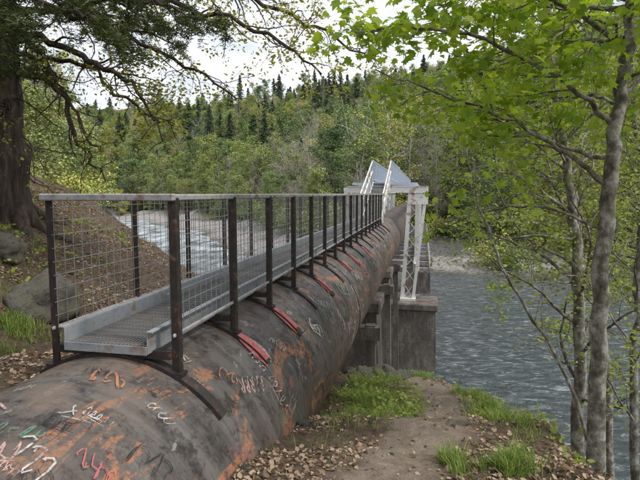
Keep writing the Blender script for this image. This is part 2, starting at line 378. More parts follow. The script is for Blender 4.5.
# ------------------------------------------------------------ stairs
st=empty('metal_staircase',True)
S0,S1=YE,26.4;ZS0,ZS1=DZ,.62
a=Acc()
for x in (XL+.08,XR-.08): a.beam((x,S0,ZS0-.08),(x,S1,ZS1-.08),.05,.2)
for x in (XL,XR):
    for dz in (1.07,.55): a.beam((x,S0,ZS0+dz),(x,S1,ZS1+dz),.05,.05)
    for i in range(6):
        t=i/5;y=S0+(S1-S0)*t;z=ZS0+(ZS1-ZS0)*t;a.box(x-.025,x+.025,y-.025,y+.025,z-.2,z+1.07)
a.obj('stringers_and_handrails',M['white'],st)
a=Acc()
for i in range(10):
    t=(i+.5)/10;y=S0+(S1-S0)*t;z=ZS0+(ZS1-ZS0)*t;a.box(XL+.11,XR-.11,y-.26,y+.26,z-.02,z+.02)
a.obj('treads',M['galv'],st)
# ------------------------------------------------------------ truss bridge
tr=empty('truss_bridge',True)
TY0,TY1=26.0,66.0;TXR=-.3;TXL=2*PX-TXR+.35;TZ1,TZ0=.2,-3.85
a=Acc()
n=11;ys=np.linspace(TY0+.8,TY1,n)
for x in (TXL,TXR):
    a.beam((x,TY0,TZ1),(x,TY1,TZ1),.34,.34);a.beam((x,TY0,TZ0),(x,TY1,TZ0),.30,.34)
    for i in range(n):
        a.box(x-.11,x+.11,ys[i]-.09,ys[i]+.09,TZ0+.17,TZ1-.17)
        if i<n-1:
            a.beam((x-.03,ys[i],TZ0+.15 if i%2 else TZ1-.15),(x-.03,ys[i+1],TZ1-.15 if i%2 else TZ0+.15),.12,.12)
for s in (1,-1):
    def mx(x): return x if s>0 else 2*PX-x+.5
    A0,B0=(mx(-.66),TY0-.05,TZ1+.1),(mx(-.98),TY0-.05,-5.5)
    A1,B1=(mx(.16),TY0-.05,TZ1+.1),(mx(-.42),TY0-.05,-5.5)
    a.beam(A0,B0,.20,.40,up=(0,1,0));a.beam(A1,B1,.16,.36,up=(0,1,0))
    k=7
    for i in range(k):
        def L(p,q,t):return tuple(p[j]+(q[j]-p[j])*t for j in range(3))
        t0,t1=i/k,(i+1)/k
        a.beam(L(A0,B0,t0),L(A1,B1,t1),.03,.11,up=(0,1,0));
        a.beam(L(A1,B1,t0),L(A0,B0,t1),.03,.10,up=(0,1,0))
    xa,xb=sorted((mx(-.75),mx(.25)));a.box(xa,xb,TY0-.29,TY0-.262,-.55,.0)
    xa,xb=sorted((mx(-1.1),mx(-.3)));a.box(xa,xb,TY0-.4,TY0+.3,-5.56,-5.44)
a.obj('trusses_and_legs',M['white'],tr)
a=Acc();a.box(2*PX+.45,.25,TY0-.36,TY0-.30,TZ1-.16,TZ1+.15);a.box(2*PX+.45,.25,TY0-.40,TY0-.28,TZ1+.15,TZ1+.18)
a.obj('portal_beam',M['white'],tr)
a=Acc()
for y in np.arange(TY0+1.2,TY1,2.6):
    a.box(TXL-.9,TXR+.9,y-.12,y+.12,TZ0-.42,TZ0-.18)
for x in (TXL-.75,TXR+.75): a.beam((x,TY0+.5,TZ0-.12),(x,TY1,TZ0-.12),.10,.10)
a.obj('floor_beams',M['rail'],tr)
ur=empty('bridge_top_railing',True)
a=Acc();UZ=.62
a.box(XL-.02,XR+.02,S1,TY1+2,UZ-.04,UZ)
for x in (XL,XR):
    a.beam((x,S1,UZ+1.12),(x,TY1+2,UZ+1.12),.05,.05);a.beam((x,S1,UZ+.12),(x,TY1+2,UZ+.12),.05,.05)
    for y in np.arange(S1,TY1+2,.28): a.box(x-.010,x+.010,y-.010,y+.010,UZ+.1,UZ+1.1)
    for y in np.arange(S1,TY1+2,2): a.box(x-.035,x+.035,y-.035,y+.035,UZ-.2,UZ+1.15)
for y in np.arange(S1,TY1,2.6): a.box(TXL,TXR,y-.06,y+.06,UZ-.16,UZ-.045)
a.obj('railing_panels',M['bluerail'],ur)
def pier(name,x0,x1,y0,y1,ztop,zbot,bat=.12,cap=.12):
    e=empty(name,True);a=Acc()
    n=8
    for i in range(n+1):
        t=i/n;k=bat*(1-t);z=zbot+(ztop-.35-zbot)*t
        a.v+=[(x0-k,y0-k,z),(x1+k,y0-k,z),(x1+k,y1+k,z),(x0-k,y1+k,z)]
    for i in range(n):
        for j in range(4):a.f.append((4*i+j,4*i+(j+1)%4,4*i+4+(j+1)%4,4*i+4+j))
    a.f.append(tuple(4*n+j for j in range(4)))
    a.obj('shaft',M['pier'],e)
    a=Acc();a.box(x0-cap,x1+cap,y0-cap,y1+cap,ztop-.35,ztop);a.obj('cap',M['pier'],e,bevel=.05)
    return e
for yy in (26.0,46.0,65.0):
    for s in (1,-1):
        x0,x1=-1.5,.72
        if s<0:x0,x1=2*PX-x1,2*PX-x0
        pier('concrete_pier',x0,x1,yy-1.0,yy+1.1,-5.56,-12)
pier('concrete_pier',-3.1,-1.28,14.2,15.6,-3.15,-9,.25)
pier('concrete_pier',-3.0,-1.35,20.6,21.8,-3.2,-12,.15)
a=Acc();e=empty('timber_bent',True)
for y in (12.2,17.9,23.4):
    for x in (PX-.9,PX+.95): a.beam((x,y,-3.3),(x+(.15 if x>PX else -.15),y,-10.5),.24,.24)
    a.box(PX-1.3,PX+1.2,y-.16,y+.16,-3.66,-3.34)
a.obj('timbers',M['pier'],e)
# ------------------------------------------------------------ tree builders
class TB:
    def __init__(s,seed): s.r=random.Random(seed);s.V=[];s.F=[];s.n=0;s.L=[]
    def tube(s,P,R0,n=6):
        P=np.asarray(P);m=len(P);T=np.gradient(P,axis=0);T/=np.linalg.norm(T,axis=1)[:,None]+1e-9
        ref=np.array([0,0,1.]) if abs(T[0,2])<.8 else np.array([1.,0,0])
        A=np.cross(T,ref);A/=np.linalg.norm(A,axis=1)[:,None]+1e-9;Bv=np.cross(T,A)
        an=np.arange(n)*2*math.pi/n
        W=P[:,None,:]+np.asarray(R0)[:,None,None]*(np.cos(an)[None,:,None]*A[:,None,:]+np.sin(an)[None,:,None]*Bv[:,None,:])
        s.V.append(W.reshape(-1,3));I=s.n+np.arange(m*n).reshape(m,n);J=np.roll(I,-1,axis=1)
        s.F.append(np.stack([I[:-1],J[:-1],J[1:],I[1:]],-1).reshape(-1,4));s.n+=m*n
    def spline(s,C,k=6,jit=.0):
        C=[np.array(c,float) for c in C];C=[2*C[0]-C[1]]+C+[2*C[-1]-C[-2]];out=[]
        for i in range(1,len(C)-2):
            a,b,c,d=C[i-1:i+3]
            for j in range(k):
                t=j/k;out.append(.5*((2*b)+(-a+c)*t+(2*a-5*b+4*c-d)*t*t+(-a+3*b-3*c+d)*t**3))
        out.append(C[-2]);out=np.array(out)
        if jit:
            for i in range(1,len(out)): out[i]+=np.array([s.r.gauss(0,jit) for _ in range(3)])
        return out
    def wander(s,p,d,L,n=6,cur=.25,up=0.0):
        p=np.array(p,float);d=np.array(d,float);d/=np.linalg.norm(d);P=[p.copy()]
        for i in range(n):
            d=d+np.array([s.r.gauss(0,cur),s.r.gauss(0,cur),s.r.gauss(0,cur)+up]);d/=np.linalg.norm(d)
            p=p+d*L/n;P.append(p.copy())
        return np.array(P)
    def sub(s,P,r0,r1,lev,cfg,start=.2):
        L=np.linalg.norm(np.diff(P,axis=0),axis=1).sum();lv=cfg['lv'][lev]
        cnt=max(1,int(L*lv['den']+s.r.random()))
        for i in range(cnt):
            t=start+(1-start)*(i+s.r.random())/cnt;t=min(t,.999);k=t*(len(P)-1);i0=int(k);p=P[i0]+(P[i0+1]-P[i0])*(k-i0);T=P[i0+1]-P[i0];T=T/(np.linalg.norm(T)+1e-9)
            N=np.array([s.r.gauss(0,1),s.r.gauss(0,1),s.r.gauss(0,lv.get('flat',1))]);N-=T*N.dot(T);N/=np.linalg.norm(N)+1e-9
            d=T*lv.get('fw',.6)+N*.8;ln=lv['len']*s.r.uniform(.55,1.15)*(1-.45*t);rr=(r0+(r1-r0)*t)*lv.get('rf',.5)
            Q=s.wander(p,d,ln,lv.get('n',5),lv.get('cur',.2),lv.get('up',0));rr=max(rr,lv.get('rmin',.002))
            s.tube(Q,np.linspace(rr,max(rr*.35,lv.get('rmin',.002)*.6),len(Q)),lv.get('sides',4))
            if lev+1<len(cfg['lv']): s.sub(Q,rr,rr*.3,lev+1,cfg,.15)
            if lev+1>=len(cfg['lv'])-cfg.get('leaflev',0): s.leaves(Q,cfg)
    def leaves(s,Q,cfg):
        nl=cfg['nleaf'];nl=int(nl)+(s.r.random()<nl-int(nl))
        for i in range(nl):
            t=s.r.uniform(.25,1);k=t*(len(Q)-1.001);i0=int(k);p=Q[i0]+(Q[i0+1]-Q[i0])*(k-i0)
            sp=cfg.get('spread',.03);s.L.append(p+np.array([s.r.gauss(0,sp) for _ in range(3)]))
MAPLE=np.array([(0,0,0),(.2,-.12,-.02),(.28,.05,-.03),(.55,.18,-.12),(.38,.36,-.05),(.52,.62,-.14),(.22,.55,-.03),(0,1.0,-.08),(-.22,.55,-.03),(-.52,.62,-.14),(-.38,.36,-.05),(-.55,.18,-.12),(-.28,.05,-.03),(-.2,-.12,-.02)])
OVAL=np.array([(0,0,0),(.27,.35,-.04),(.2,.75,-.05),(0,1,-.08),(-.2,.75,-.05),(-.27,.35,-.04)])
RHOMB=np.array([(0,-.5,0),(.33,0,.05),(0,.5,0),(-.33,0,.05)])
NEED=np.array([(-.05,0,0),(.05,0,0),(.03,1,0),(-.03,1,0)])
def leafgeo(P,tmpl,size,up=.9,droop=-.2,sv=.35,seed=1):
    r=np.random.default_rng(seed);n=len(P);P=np.asarray(P)
    A=r.normal(size=(n,3));A[:,2]=A[:,2]*.4+droop
    A/=np.linalg.norm(A,axis=1)[:,None]
    Nn=r.normal(size=(n,3))*(1-up);Nn[:,2]+=up;X=np.cross(A,Nn);X/=np.linalg.norm(X,axis=1)[:,None]+1e-9;Z=np.cross(X,A)
    S=size*(1+sv*r.uniform(-1,1,n));k=len(tmpl)
    W=P[:,None,:]+S[:,None,None]*(tmpl[None,:,0:1]*X[:,None]+tmpl[None,:,1:2]*A[:,None]+tmpl[None,:,2:3]*Z[:,None])
    return W.reshape(-1,3),np.arange(n*k).reshape(n,k),np.repeat(r.random(n),k)
def tree_objs(name,tb,barkmat,leaves):
    e=empty(name)
    if tb.V:
        o=bpy.data.objects.new('trunk_and_branches',np_mesh(name+'_wood',np.concatenate(tb.V),np.concatenate(tb.F),[barkmat],None,True));link(o,e)
    for i,(nm,P,t,size,mat,up,dr) in enumerate(leaves):
        V,F,var=leafgeo(P,t,size,up,dr,seed=i+5);o=bpy.data.objects.new(nm,np_mesh(name+nm,V,F,[mat],None,False,var));link(o,e)
    return e
def proto(name,tb,P,tmpl,size,bark,leaf,up=.3,dr=0,seed=3):
    V1=np.concatenate(tb.V);F1=np.concatenate(tb.F);mi=np.zeros(len(F1),int);var=np.zeros(len(V1))
    if P is not None:
        V2,F2,v2=leafgeo(P,tmpl,size,up,dr,seed=seed)
        mi=np.concatenate([mi,np.ones(len(F2),int)]);F1=np.concatenate([F1,F2+len(V1)]);V1=np.concatenate([V1,V2]);var=np.concatenate([var,v2])
    return np_mesh(name,V1,F1,[bark,leaf],mi,False,var)
def decid(seed,Ht,Rc,ncl,leafmat_,lsize=.27,bot=.15):
    tb=TB(seed);r=tb.r;P=tb.wander((0,0,-1),(0,0,1),Ht*.9,9,.06,.1);tb.tube(P,np.linspace(.2,.04,len(P)),5)
    g=np.random.default_rng(seed);C=[]
    for i in range(22):
        t=bot+(.97-bot)*(i+.5)/22;p=P[int(t*9)];an=r.uniform(0,6.28);rad=Rc*math.sin(math.pi*min(1,(t-bot+.12)/(1.12-bot)))**.6*r.uniform(.6,1.15)
        Q=tb.wander(p,(math.cos(an),math.sin(an),.55),rad*1.15,5,.18,.06);tb.tube(Q,np.linspace(.07,.02,len(Q)),4)
        C+= [Q[2],Q[3],Q[4],Q[5]]
        for j in range(4):
            S=tb.wander(Q[2+j%3],(r.gauss(0,1),r.gauss(0,1),.3),rad*.5,3,.2);tb.tube(S,[.03,.025,.02,.012],3);C+=[S[-1],S[-2]]
    C=np.array(C);idx=g.integers(0,len(C),ncl);CC=C[idx]+g.normal(size=(ncl,3))*.35
    k=34;P2=(CC[:,None,:]+g.normal(size=(ncl,k,3))*np.array([.38,.38,.24])*g.uniform(.5,1.3,ncl)[:,None,None]).reshape(-1,3)
    return proto('decid%d'%seed,tb,P2,RHOMB,lsize,M['twig_grey'],leafmat_,.35,0,seed)
def conif(seed,Ht,Rc):
    tb=TB(seed);r=tb.r;tb.tube([(0,0,-1),(0,0,Ht*.5),(0,0,Ht)],[.35,.2,.03],5);PP=[]
    z=Ht*.12
    while z<Ht:
        rad=Rc*(1-z/Ht)**.7*r.uniform(.65,1.15)+.3
        for k in range(5):
            an=r.uniform(0,6.28);L=rad*r.uniform(.6,1.15);d=np.array([math.cos(an),math.sin(an),-.15])
            m=int(10+L*11)
            for j in range(m):
                t=(j+1)/m;w=L*.22*(1-t*.6);p=np.array([0,0,z])+d*L*t+np.array([-d[1],d[0],0])*r.gauss(0,w)+np.array([0,0,-.12*L*t*t+r.gauss(0,.12)]);PP.append(p)
        z+=Ht*.022
    return proto('conif%d'%seed,tb,np.array(PP),RHOMB,.5,M['bark'],M['leaf_con'],.5,-.4,seed)
def bare(seed,Ht):
    tb=TB(seed);P=tb.wander((0,0,-1),(0,0,1),Ht,9,.07,.1);tb.tube(P,np.linspace(.16,.03,len(P)),5)
    cfg=dict(lv=[dict(den=1.7,len=Ht*.38,fw=1.0,up=.08,rf=.5,rmin=.022),dict(den=2.4,len=1.9,fw=.9,up=.08,rmin=.015,sides=3,n=4),dict(den=3.4,len=.9,fw=.9,rmin=.011,sides=3,n=3)],nleaf=0)
    tb.sub(P,.16,.03,0,cfg,.2);return proto('bare%d'%seed,tb,None,None,0,M['twig_grey'],M['twig_grey'])
def shrub(seed,leaf,ls=.22):
    g=np.random.default_rng(seed);tb=TB(seed)
    for i in range(7): tb.tube(tb.wander((0,0,-.3),(g.normal(),g.normal(),1.5),2.6,4,.2),[.04,.03,.02,.015,.01],3)
    C=g.normal(size=(60,3))*np.array([1.2,1.2,.8])+np.array([0,0,1.5]);P=(C[:,None]+g.normal(size=(60,40,3))*.33).reshape(-1,3);P=P[P[:,2]>0]
    return proto('shrub%d'%seed,tb,P,RHOMB,ls,M['bark_moss'],leaf,.3,0,seed)
DEC=[decid(1,17,4.2,260,M['leaf_far']),decid(2,20,4.6,290,M['leaf_far']),decid(3,14,3.8,230,M['leaf_yel']),decid(4,18,3.6,130,M['leaf_far']),decid(6,15,4.4,130,M['leaf_yel'],.22),decid(7,19,4.6,280,M['leaf_mid']),decid(8,21,4.0,110,M['leaf_far'],.24)]
CON=[conif(11,24,5.0),conif(12,20,4.4),conif(13,22,5.4)]
BAR=[bare(21,14),bare(22,12)]
SHR=[shrub(31,M['leaf_far']),shrub(32,M['leaf_yel']),shrub(33,M['leaf_mid'])]
forest=empty('distant_forest');random.seed(5);cnt=0
def put(me,x,y,z,s,par):
    o=bpy.data.objects.new('tree_instance',me);o.location=(x,y,z-.3);o.rotation_euler=(random.gauss(0,.04),random.gauss(0,.04),random.uniform(0,6.28));sz=s*random.uniform(.9,1.15);o.scale=(s,s,sz);link(o,par)
def scatter(xr,yr,cell,fn):
    xs=np.arange(xr[0],xr[1],cell);ys=np.arange(yr[0],yr[1],cell);X,Y=np.meshgrid(xs,ys);X=X+rng.uniform(-.45,.45,X.shape)*cell;Y=Y+rng.uniform(-.45,.45,Y.shape)*cell
    X=X.ravel();Y=Y.ravel();k=np.abs(X)<Y*.85+14;X=X[k];Y=Y[k];H,ds,df,bx=height(X,Y,True)
    for x,y,h,a,b in zip(X,Y,H,ds,df): fn(x,y,h,a,b)
def f1(x,y,h,ds,df):
    global cnt
    if 15<df<44 and not (abs(x*CT-y*ST-PX)<3 and y<80):
        r=random.random();xc=x/y
        if r<.14 or (r<.5 and -.2<xc<.12 and df<32): me_=random.choice(BAR);s=random.uniform(.9,1.4)
        elif r>.95 and df>26: me_=random.choice(CON);s=random.uniform(.6,.9)
        else: me_=random.choice(DEC+[DEC[3],DEC[6]]);s=random.uniform(.85,1.55)
        if df<20: s*=.7
        put(me_,x,y,h,s,forest);cnt+=1
    elif 3<df<=15 and x>20: put(random.choice(DEC+SHR),x,y,h,random.uniform(.5,.95),forest);cnt+=1
def f2(x,y,h,ds,df):
    global cnt
    if df>=44:
        r=random.random();pc=min(.38,.01+df/500)*(1.5 if fbm(np.array([x*.02]),np.array([y*.02]),2)[0]>0 else .4)
        if r<pc: put(random.choice(CON),x,y,h,random.uniform(.7,1.25),forest)
        else: put(random.choice(DEC+BAR[:1]),x,y,h,random.uniform(1.0,1.55),forest)
        cnt+=1
scatter((-150,110),(30,220),6,f1);scatter((-340,300),(40,400),9.5,f2)
def f3(x,y,h,ds,df):
    global cnt
    if ds>(2.2 if y<40 else 3) and x<-6.5 and y>14 and df<0:
        put(random.choice([DEC[2],DEC[4],DEC[3],DEC[0],BAR[0]]) if y<70 else random.choice(DEC+CON),x,y,h,random.uniform(.38,.62) if y<45 else random.uniform(.7,1.1),forest);cnt+=1
scatter((-190,0),(12,170),5.2,f3)
shr=empty('riverside_shrubs')
def f4(x,y,h,ds,df):
    if 15<df<20 and random.random()<.8 or (2<df<6 and x>20): put(random.choice(SHR),x,y,h,random.uniform(.7,1.6),shr)
    if .5<ds<8 and x<-7 and y>14 and random.random()<.6: put(random.choice(SHR),x,y,h,random.uniform(.3,.8),shr)
scatter((-80,90),(12,150),3.2,f4)
print('forest',cnt,time.time()-T0)
# ------------------------------------------------------------ near trees
cfgM=dict(lv=[dict(den=8,len=.8,fw=.8,flat=.6,rf=.45,rmin=.0028,cur=.14,up=.03),dict(den=11,len=.27,fw=.7,flat=.6,rmin=.0013,sides=3,n=3,cur=.15)],nleaf=3.6,spread=.04,leaflev=0)
tb=TB(41)
tr_pts=[(2.50,4.2,-3.6),(2.46,4.2,-2.44),(2.44,4.2,-1.16),(2.44,4.2,-.06),(2.49,4.2,.63),(2.54,4.2,1.22),(2.60,4.25,1.9),(2.68,4.3,3),(2.7,4.4,4.5),(2.6,4.4,6)]
P=tb.spline(tr_pts,5,.011);tb.tube(P,np.interp(np.linspace(0,1,len(P)),[0,.15,.5,1],[.10,.072,.05,.02]),12)
BR=[([(2.43,4.2,.07),(2.1,4.4,.4),(1.65,4.5,.68),(1.02,4.6,.95),(.5,4.8,1.15)],.024),
([(2.47,4.2,.55),(2.0,4.1,.9),(1.3,4,1.2),(.65,4,1.3),(.25,4.1,1.28)],.024),
([(2.53,4.2,1.15),(1.9,3.9,1.4),(1.25,3.8,1.6),(.75,3.8,1.75)],.022),
([(2.44,4.2,-.3),(2.15,4.6,-.15),(1.8,4.9,-.15),(1.3,5.1,-.3)],.014),
([(2.45,4.2,.3),(2.2,5.0,.55),(1.8,5.6,.85),(1.3,6.2,1.1)],.02),
([(2.56,4.25,1.4),(2.2,3.5,1.5),(1.8,3.0,1.5),(1.5,2.7,1.45)],.018),
([(2.5,4.2,.8),(3.0,4.4,1.2),(3.6,4.6,1.5),(4.2,4.9,1.6)],.022),
([(2.58,4.25,1.6),(2.0,4.7,2.0),(1.2,5.0,2.2),(.4,5.3,2.3)],.024),
([(2.62,4.25,2.0),(3.2,3.8,2.5),(3.8,3.4,2.8)],.022),
([(2.52,4.2,.95),(2.85,3.6,1.1),(3.1,3.2,1.15)],.014),
([(2.67,4.3,2.8),(2.0,4.2,3.4),(1.2,4.3,3.7)],.022),
([(2.67,4.3,3.4),(3.2,4.8,4.2),(3.6,5.2,4.6)],.02),
([(2.54,4.2,1.1),(2.3,4.0,1.3),(1.9,3.7,1.25),(1.6,3.5,1.05)],.013),
([(2.57,4.25,1.5),(2.3,5.2,1.9),(1.8,6.0,2.1),(1.0,6.6,2.1)],.022),
([(2.55,4.25,1.3),(2.6,5.0,1.5),(2.5,5.9,1.6),(2.1,6.8,1.6)],.02),
([(2.5,4.2,.75),(2.6,5.0,.95),(2.4,5.8,1.05),(2.2,6.6,1.0)],.017),
([(2.6,4.25,1.75),(2.2,4.0,2.1),(1.5,3.9,2.15),(.8,4.2,2.0)],.02),
([(2.57,4.25,1.55),(2.1,4.4,1.6),(1.6,4.5,1.75),(1.0,4.7,1.7)],.016),
([(2.6,4.25,1.7),(3.1,4.9,1.9),(3.7,5.6,2.0)],.018),
([(2.48,4.2,.5),(2.75,4.6,.7),(3.1,5.0,.75)],.012),
([(2.55,4.2,1.2),(2.7,3.7,1.4),(2.6,3.2,1.55)],.012)]
for c,r0 in BR:
    Q=tb.spline(c,5,.016);tb.tube(Q,np.linspace(r0,.006,len(Q)),7);tb.sub(Q,r0,.005,0,cfgM,.2)
Lf=np.array(tb.L);keep=(Lf[:,2]>.45)|(np.random.default_rng(3).random(len(Lf))<.5);Lf=Lf[keep]
print('maple leaves',len(Lf))
tree_objs('maple_tree',tb,M['bark_alder'],[('leaves',Lf,MAPLE,.078,M['leaf_maple'],.6,-.25)])
def alder(seed,pts,r0,nb,ls,nleaf,blen=2.2,z0=.2,name='alder_tree',limbs=[]):
    tb=TB(seed);P=tb.spline(pts,5,.018);tb.tube(P,np.linspace(r0,.015,len(P)),9)
    cfg=dict(lv=[dict(den=nb,len=blen,fw=.75,flat=.6,rf=.34,rmin=.005,cur=.13,up=.03,n=8,sides=5),dict(den=5,len=.7,fw=.8,flat=.5,rmin=.0028,cur=.2),dict(den=7,len=.3,fw=.7,rmin=.0015,sides=3,n=3)],nleaf=nleaf,spread=.05)
    tb.sub(P,r0,.015,0,cfg,z0)
    c2=dict(cfg);c2['lv']=[dict(den=4.5,len=1.0,fw=.8,flat=.45,rf=.4,rmin=.004,cur=.14,n=6,sides=4)]+cfg['lv'][2:]
    c2['lv'][1]=dict(den=9,len=.35,fw=.7,flat=.5,rmin=.0015,sides=3,n=3);c2['nleaf']=nleaf*1.5
    for c in limbs:
        Q=tb.spline(c,5,.02);tb.tube(Q,np.linspace(r0*.3,.006,len(Q)),6);tb.sub(Q,r0*.3,.006,0,c2,.2)
    print(name,len(tb.L))
    return tree_objs(name,tb,M['bark_alder'],[('leaves',np.array(tb.L),OVAL,ls,M['leaf_small'],.6,-.1)])
def zg(x,y): return float(height(np.array([x]),np.array([y]))[0])
alder(51,[(3.6,6.5,zg(3.6,6.5)-.4),(3.55,6.5,-3.3),(3.5,6.5,-1.5),(3.3,6.5,-.1),(3.1,6.6,1.2),(3.0,6.8,2.8),(3.0,7,4.5)],.10,3.2,.055,4.8,
   limbs=[[(3.35,6.5,-.3),(2.8,6.4,.1),(2.2,6.2,.3),(1.6,6.1,.3)],[(3.2,6.5,.5),(2.6,6.8,.9),(1.9,7.0,1.2),(1.3,7.2,1.3)],[(3.45,6.5,-1.2),(3.0,6.7,-.8),(2.5,6.9,-.6),(1.9,7.1,-.6)],[(3.1,6.6,1.2),(2.5,6.3,1.8),(1.8,6.1,2.1)]])
alder(52,[(3.6,5.2,zg(3.6,5.2)-.4),(3.45,5.2,-2.5),(3.4,5.2,-1),(3.42,5.2,.4),(3.5,5.3,2),(3.6,5.4,4)],.05,3.2,.05,4.8,1.5)
alder(53,[(6.0,9.5,zg(6,9.5)-.4),(5.8,9.6,-4),(5.5,9.8,-1.5),(5.0,10,.5),(4.7,10.2,2.5),(4.5,10.3,5)],.11,3.4,.08,5.5,2.6,.3,
   limbs=[[(5.5,9.8,-1.3),(4.7,9.5,-.7),(3.8,9.2,-.5),(2.9,9.0,-.4)],[(5.1,10,.3),(4.2,9.6,.9),(3.2,9.2,1.3),(2.3,9.0,1.5)],[(5.6,9.7,-2),(4.8,9.3,-1.7),(4.0,9.1,-1.6),(3.3,9.0,-1.7)],[(4.9,10.1,1.2),(4.2,10.6,1.6),(3.4,11,2.0)],[(5.7,9.7,-2.8),(5.0,9.2,-2.4),(4.4,9.0,-2.5)]])
alder(54,[(8.6,12,zg(8.6,12)-.4),(8.4,12,-4),(8.0,12.2,-1),(7.8,12.4,1.5),(7.6,12.6,5)],.13,3.4,.09,5.5,3.0,.25,
   limbs=[[(8.1,12.2,-1.5),(7.0,12,-1.0),(6.0,11.8,-.9),(5.0,11.6,-1.0)],[(8.0,12.3,-.3),(6.8,12.4,.3),(5.6,12.6,.6),(4.5,12.8,.6)],[(8.2,12.1,-2.6),(7.2,11.7,-2.2),(6.4,11.5,-2.4)]])
alder(55,[(3.0,4.6,zg(3.0,4.6)-.3),(2.85,5.2,-2.3),(2.45,5.9,-1.3),(2.2,6.3,-.6),(2.05,6.6,.1)],.022,2.5,.04,3,.8,.3,'sapling')
# big fir on the left bank with mossy limbs
tb=TB(61);bz=zg(-5.1,8.0)
P=tb.spline([(-5.15,8,bz-.6),(-5.1,8,bz+.3),(-5.1,8,1.5),(-5.05,8,4),(-5.0,8,9),(-5,8,14)],6,.02);tb.tube(P,np.interp(np.linspace(0,1,len(P)),[0,.12,.3,1],[.6,.40,.35,.15]),16)
for k in range(7):
    an=k*.9+.3;Q=tb.spline([(-5.1,8,bz+.3),(-5.1+.6*math.cos(an),8+.6*math.sin(an),zg(-5.1+.6*math.cos(an),8+.6*math.sin(an))+.04),(-5.1+1.3*math.cos(an),8+1.3*math.sin(an),zg(-5.1+1.3*math.cos(an),8+1.3*math.sin(an))-.09)],4,.02);tb.tube(Q,np.linspace(.17,.03,len(Q)),7)
cfgF=dict(lv=[dict(den=4.2,len=1.0,fw=.8,rf=.42,rmin=.007,cur=.28,up=-.04,n=7,sides=5),dict(den=6,len=.42,fw=.8,rmin=.0035,cur=.3,sides=3,n=4),dict(den=7,len=.16,fw=.7,rmin=.002,sides=3,n=3)],nleaf=3,spread=.03)
cfgN=dict(lv=[dict(den=6,len=.8,fw=.9,flat=.4,rf=.4,rmin=.005,cur=.15,up=-.06,n=6,sides=4),dict(den=10,len=.3,fw=.8,flat=.4,rmin=.0025,cur=.15,sides=3,n=3)],nleaf=40,spread=.022)
LB=[([(-4.8,8,1.9),(-3.9,7.5,1.6),(-3.5,7.3,.75),(-3.1,7.2,.2)],.06),
([(-4.8,8,3.3),(-3.2,7.2,2.75),(-1.8,7,2.55),(-.7,6.8,2.1),(0,6.8,1.6)],.06),
([(-4.8,8,2.6),(-3.3,7.2,1.9),(-2.6,7,1.5),(-2.1,6.8,.75)],.055),
([(-4.8,7.9,2.3),(-4.1,7.2,2.1),(-3.4,6.8,1.3),(-2.9,6.6,.6)],.045),
([(-4.9,7.8,1.2),(-4.3,7.0,1.3),(-3.9,6.6,.7),(-3.7,6.4,.1)],.045),
([(-4.8,8,4.0),(-3,7.5,3.7),(-1.4,7.6,3.0),(-.2,7.8,2.6),(.8,8,2.1)],.065),
([(-4.8,8,2.9),(-3.5,7.6,2.6),(-2.2,7.5,2.0),(-1.2,7.4,1.4)],.05),
([(-4.8,8,2.2),(-3.6,7.7,1.9),(-2.8,7.6,1.3),(-2.2,7.5,1.0)],.04),
([(-4.9,7.6,.9),(-4.6,7.0,.8),(-4.3,6.7,.2)],.03)]
for c,r0 in LB:
    Q=tb.spline(c,6,.035);tb.tube(Q,np.linspace(r0,.012,len(Q)),8);tb.sub(Q,r0,.01,0,cfgF,.12)
mossP=np.array(tb.L);tb.L=[]
for c,r0 in [([(-4.8,7.8,3.0),(-3.8,6.6,2.6),(-2.8,5.8,2.05),(-2.0,5.3,1.6)],.04),([(-4.9,7.6,2.6),(-4.2,6.4,2.2),(-3.7,5.6,1.8),(-3.3,5.2,1.5)],.04),([(-4.8,8,3.8),(-3.4,7.0,3.1),(-2.2,6.2,2.4),(-1.3,5.8,1.95)],.045),
             ([(-5.2,7.6,2.4),(-5.0,6.8,2.2),(-4.6,6.2,1.8)],.035),([(-4.8,8,4.0),(-3.6,7.7,3.4),(-2.4,7.4,2.8),(-1.4,7.2,2.4)],.045),([(-4.6,8.1,3.4),(-3.4,8.4,2.9),(-2.4,8.6,2.5)],.04),
             ([(-4.8,7.7,2.2),(-4.3,6.8,1.9),(-3.8,6.2,1.5)],.03),([(-4.7,7.8,3.2),(-3.9,7.0,2.75),(-3.0,6.6,2.3),(-2.2,6.4,2.0)],.04),([(-4.9,7.5,3.0),(-4.5,6.0,2.4),(-4.0,5.0,1.9),(-3.5,4.6,1.65)],.04)]:
    Q=tb.spline(c,6,.03);tb.tube(Q,np.linspace(r0,.01,len(Q)),7);tb.sub(Q,r0,.01,0,cfgN,.15)
nP=np.array(tb.L);print('moss',len(mossP),'needles',len(nP))
g=np.random.default_rng(9);mk=g.random(len(mossP))<np.where((mossP[:,0]>-2.9),1.0,.35)
mp2=np.repeat(mossP[mk],3,axis=0);mp2=mp2+g.normal(size=mp2.shape)*.045
tree_objs('fir_tree',tb,M['bark_fir'],[('moss_tufts',mp2,OVAL,.052,M['moss_leaf'],.3,-.2),('needles',nP,NEED*np.array([1.8,1,1]),.06,M['needles'],.4,-.1)])
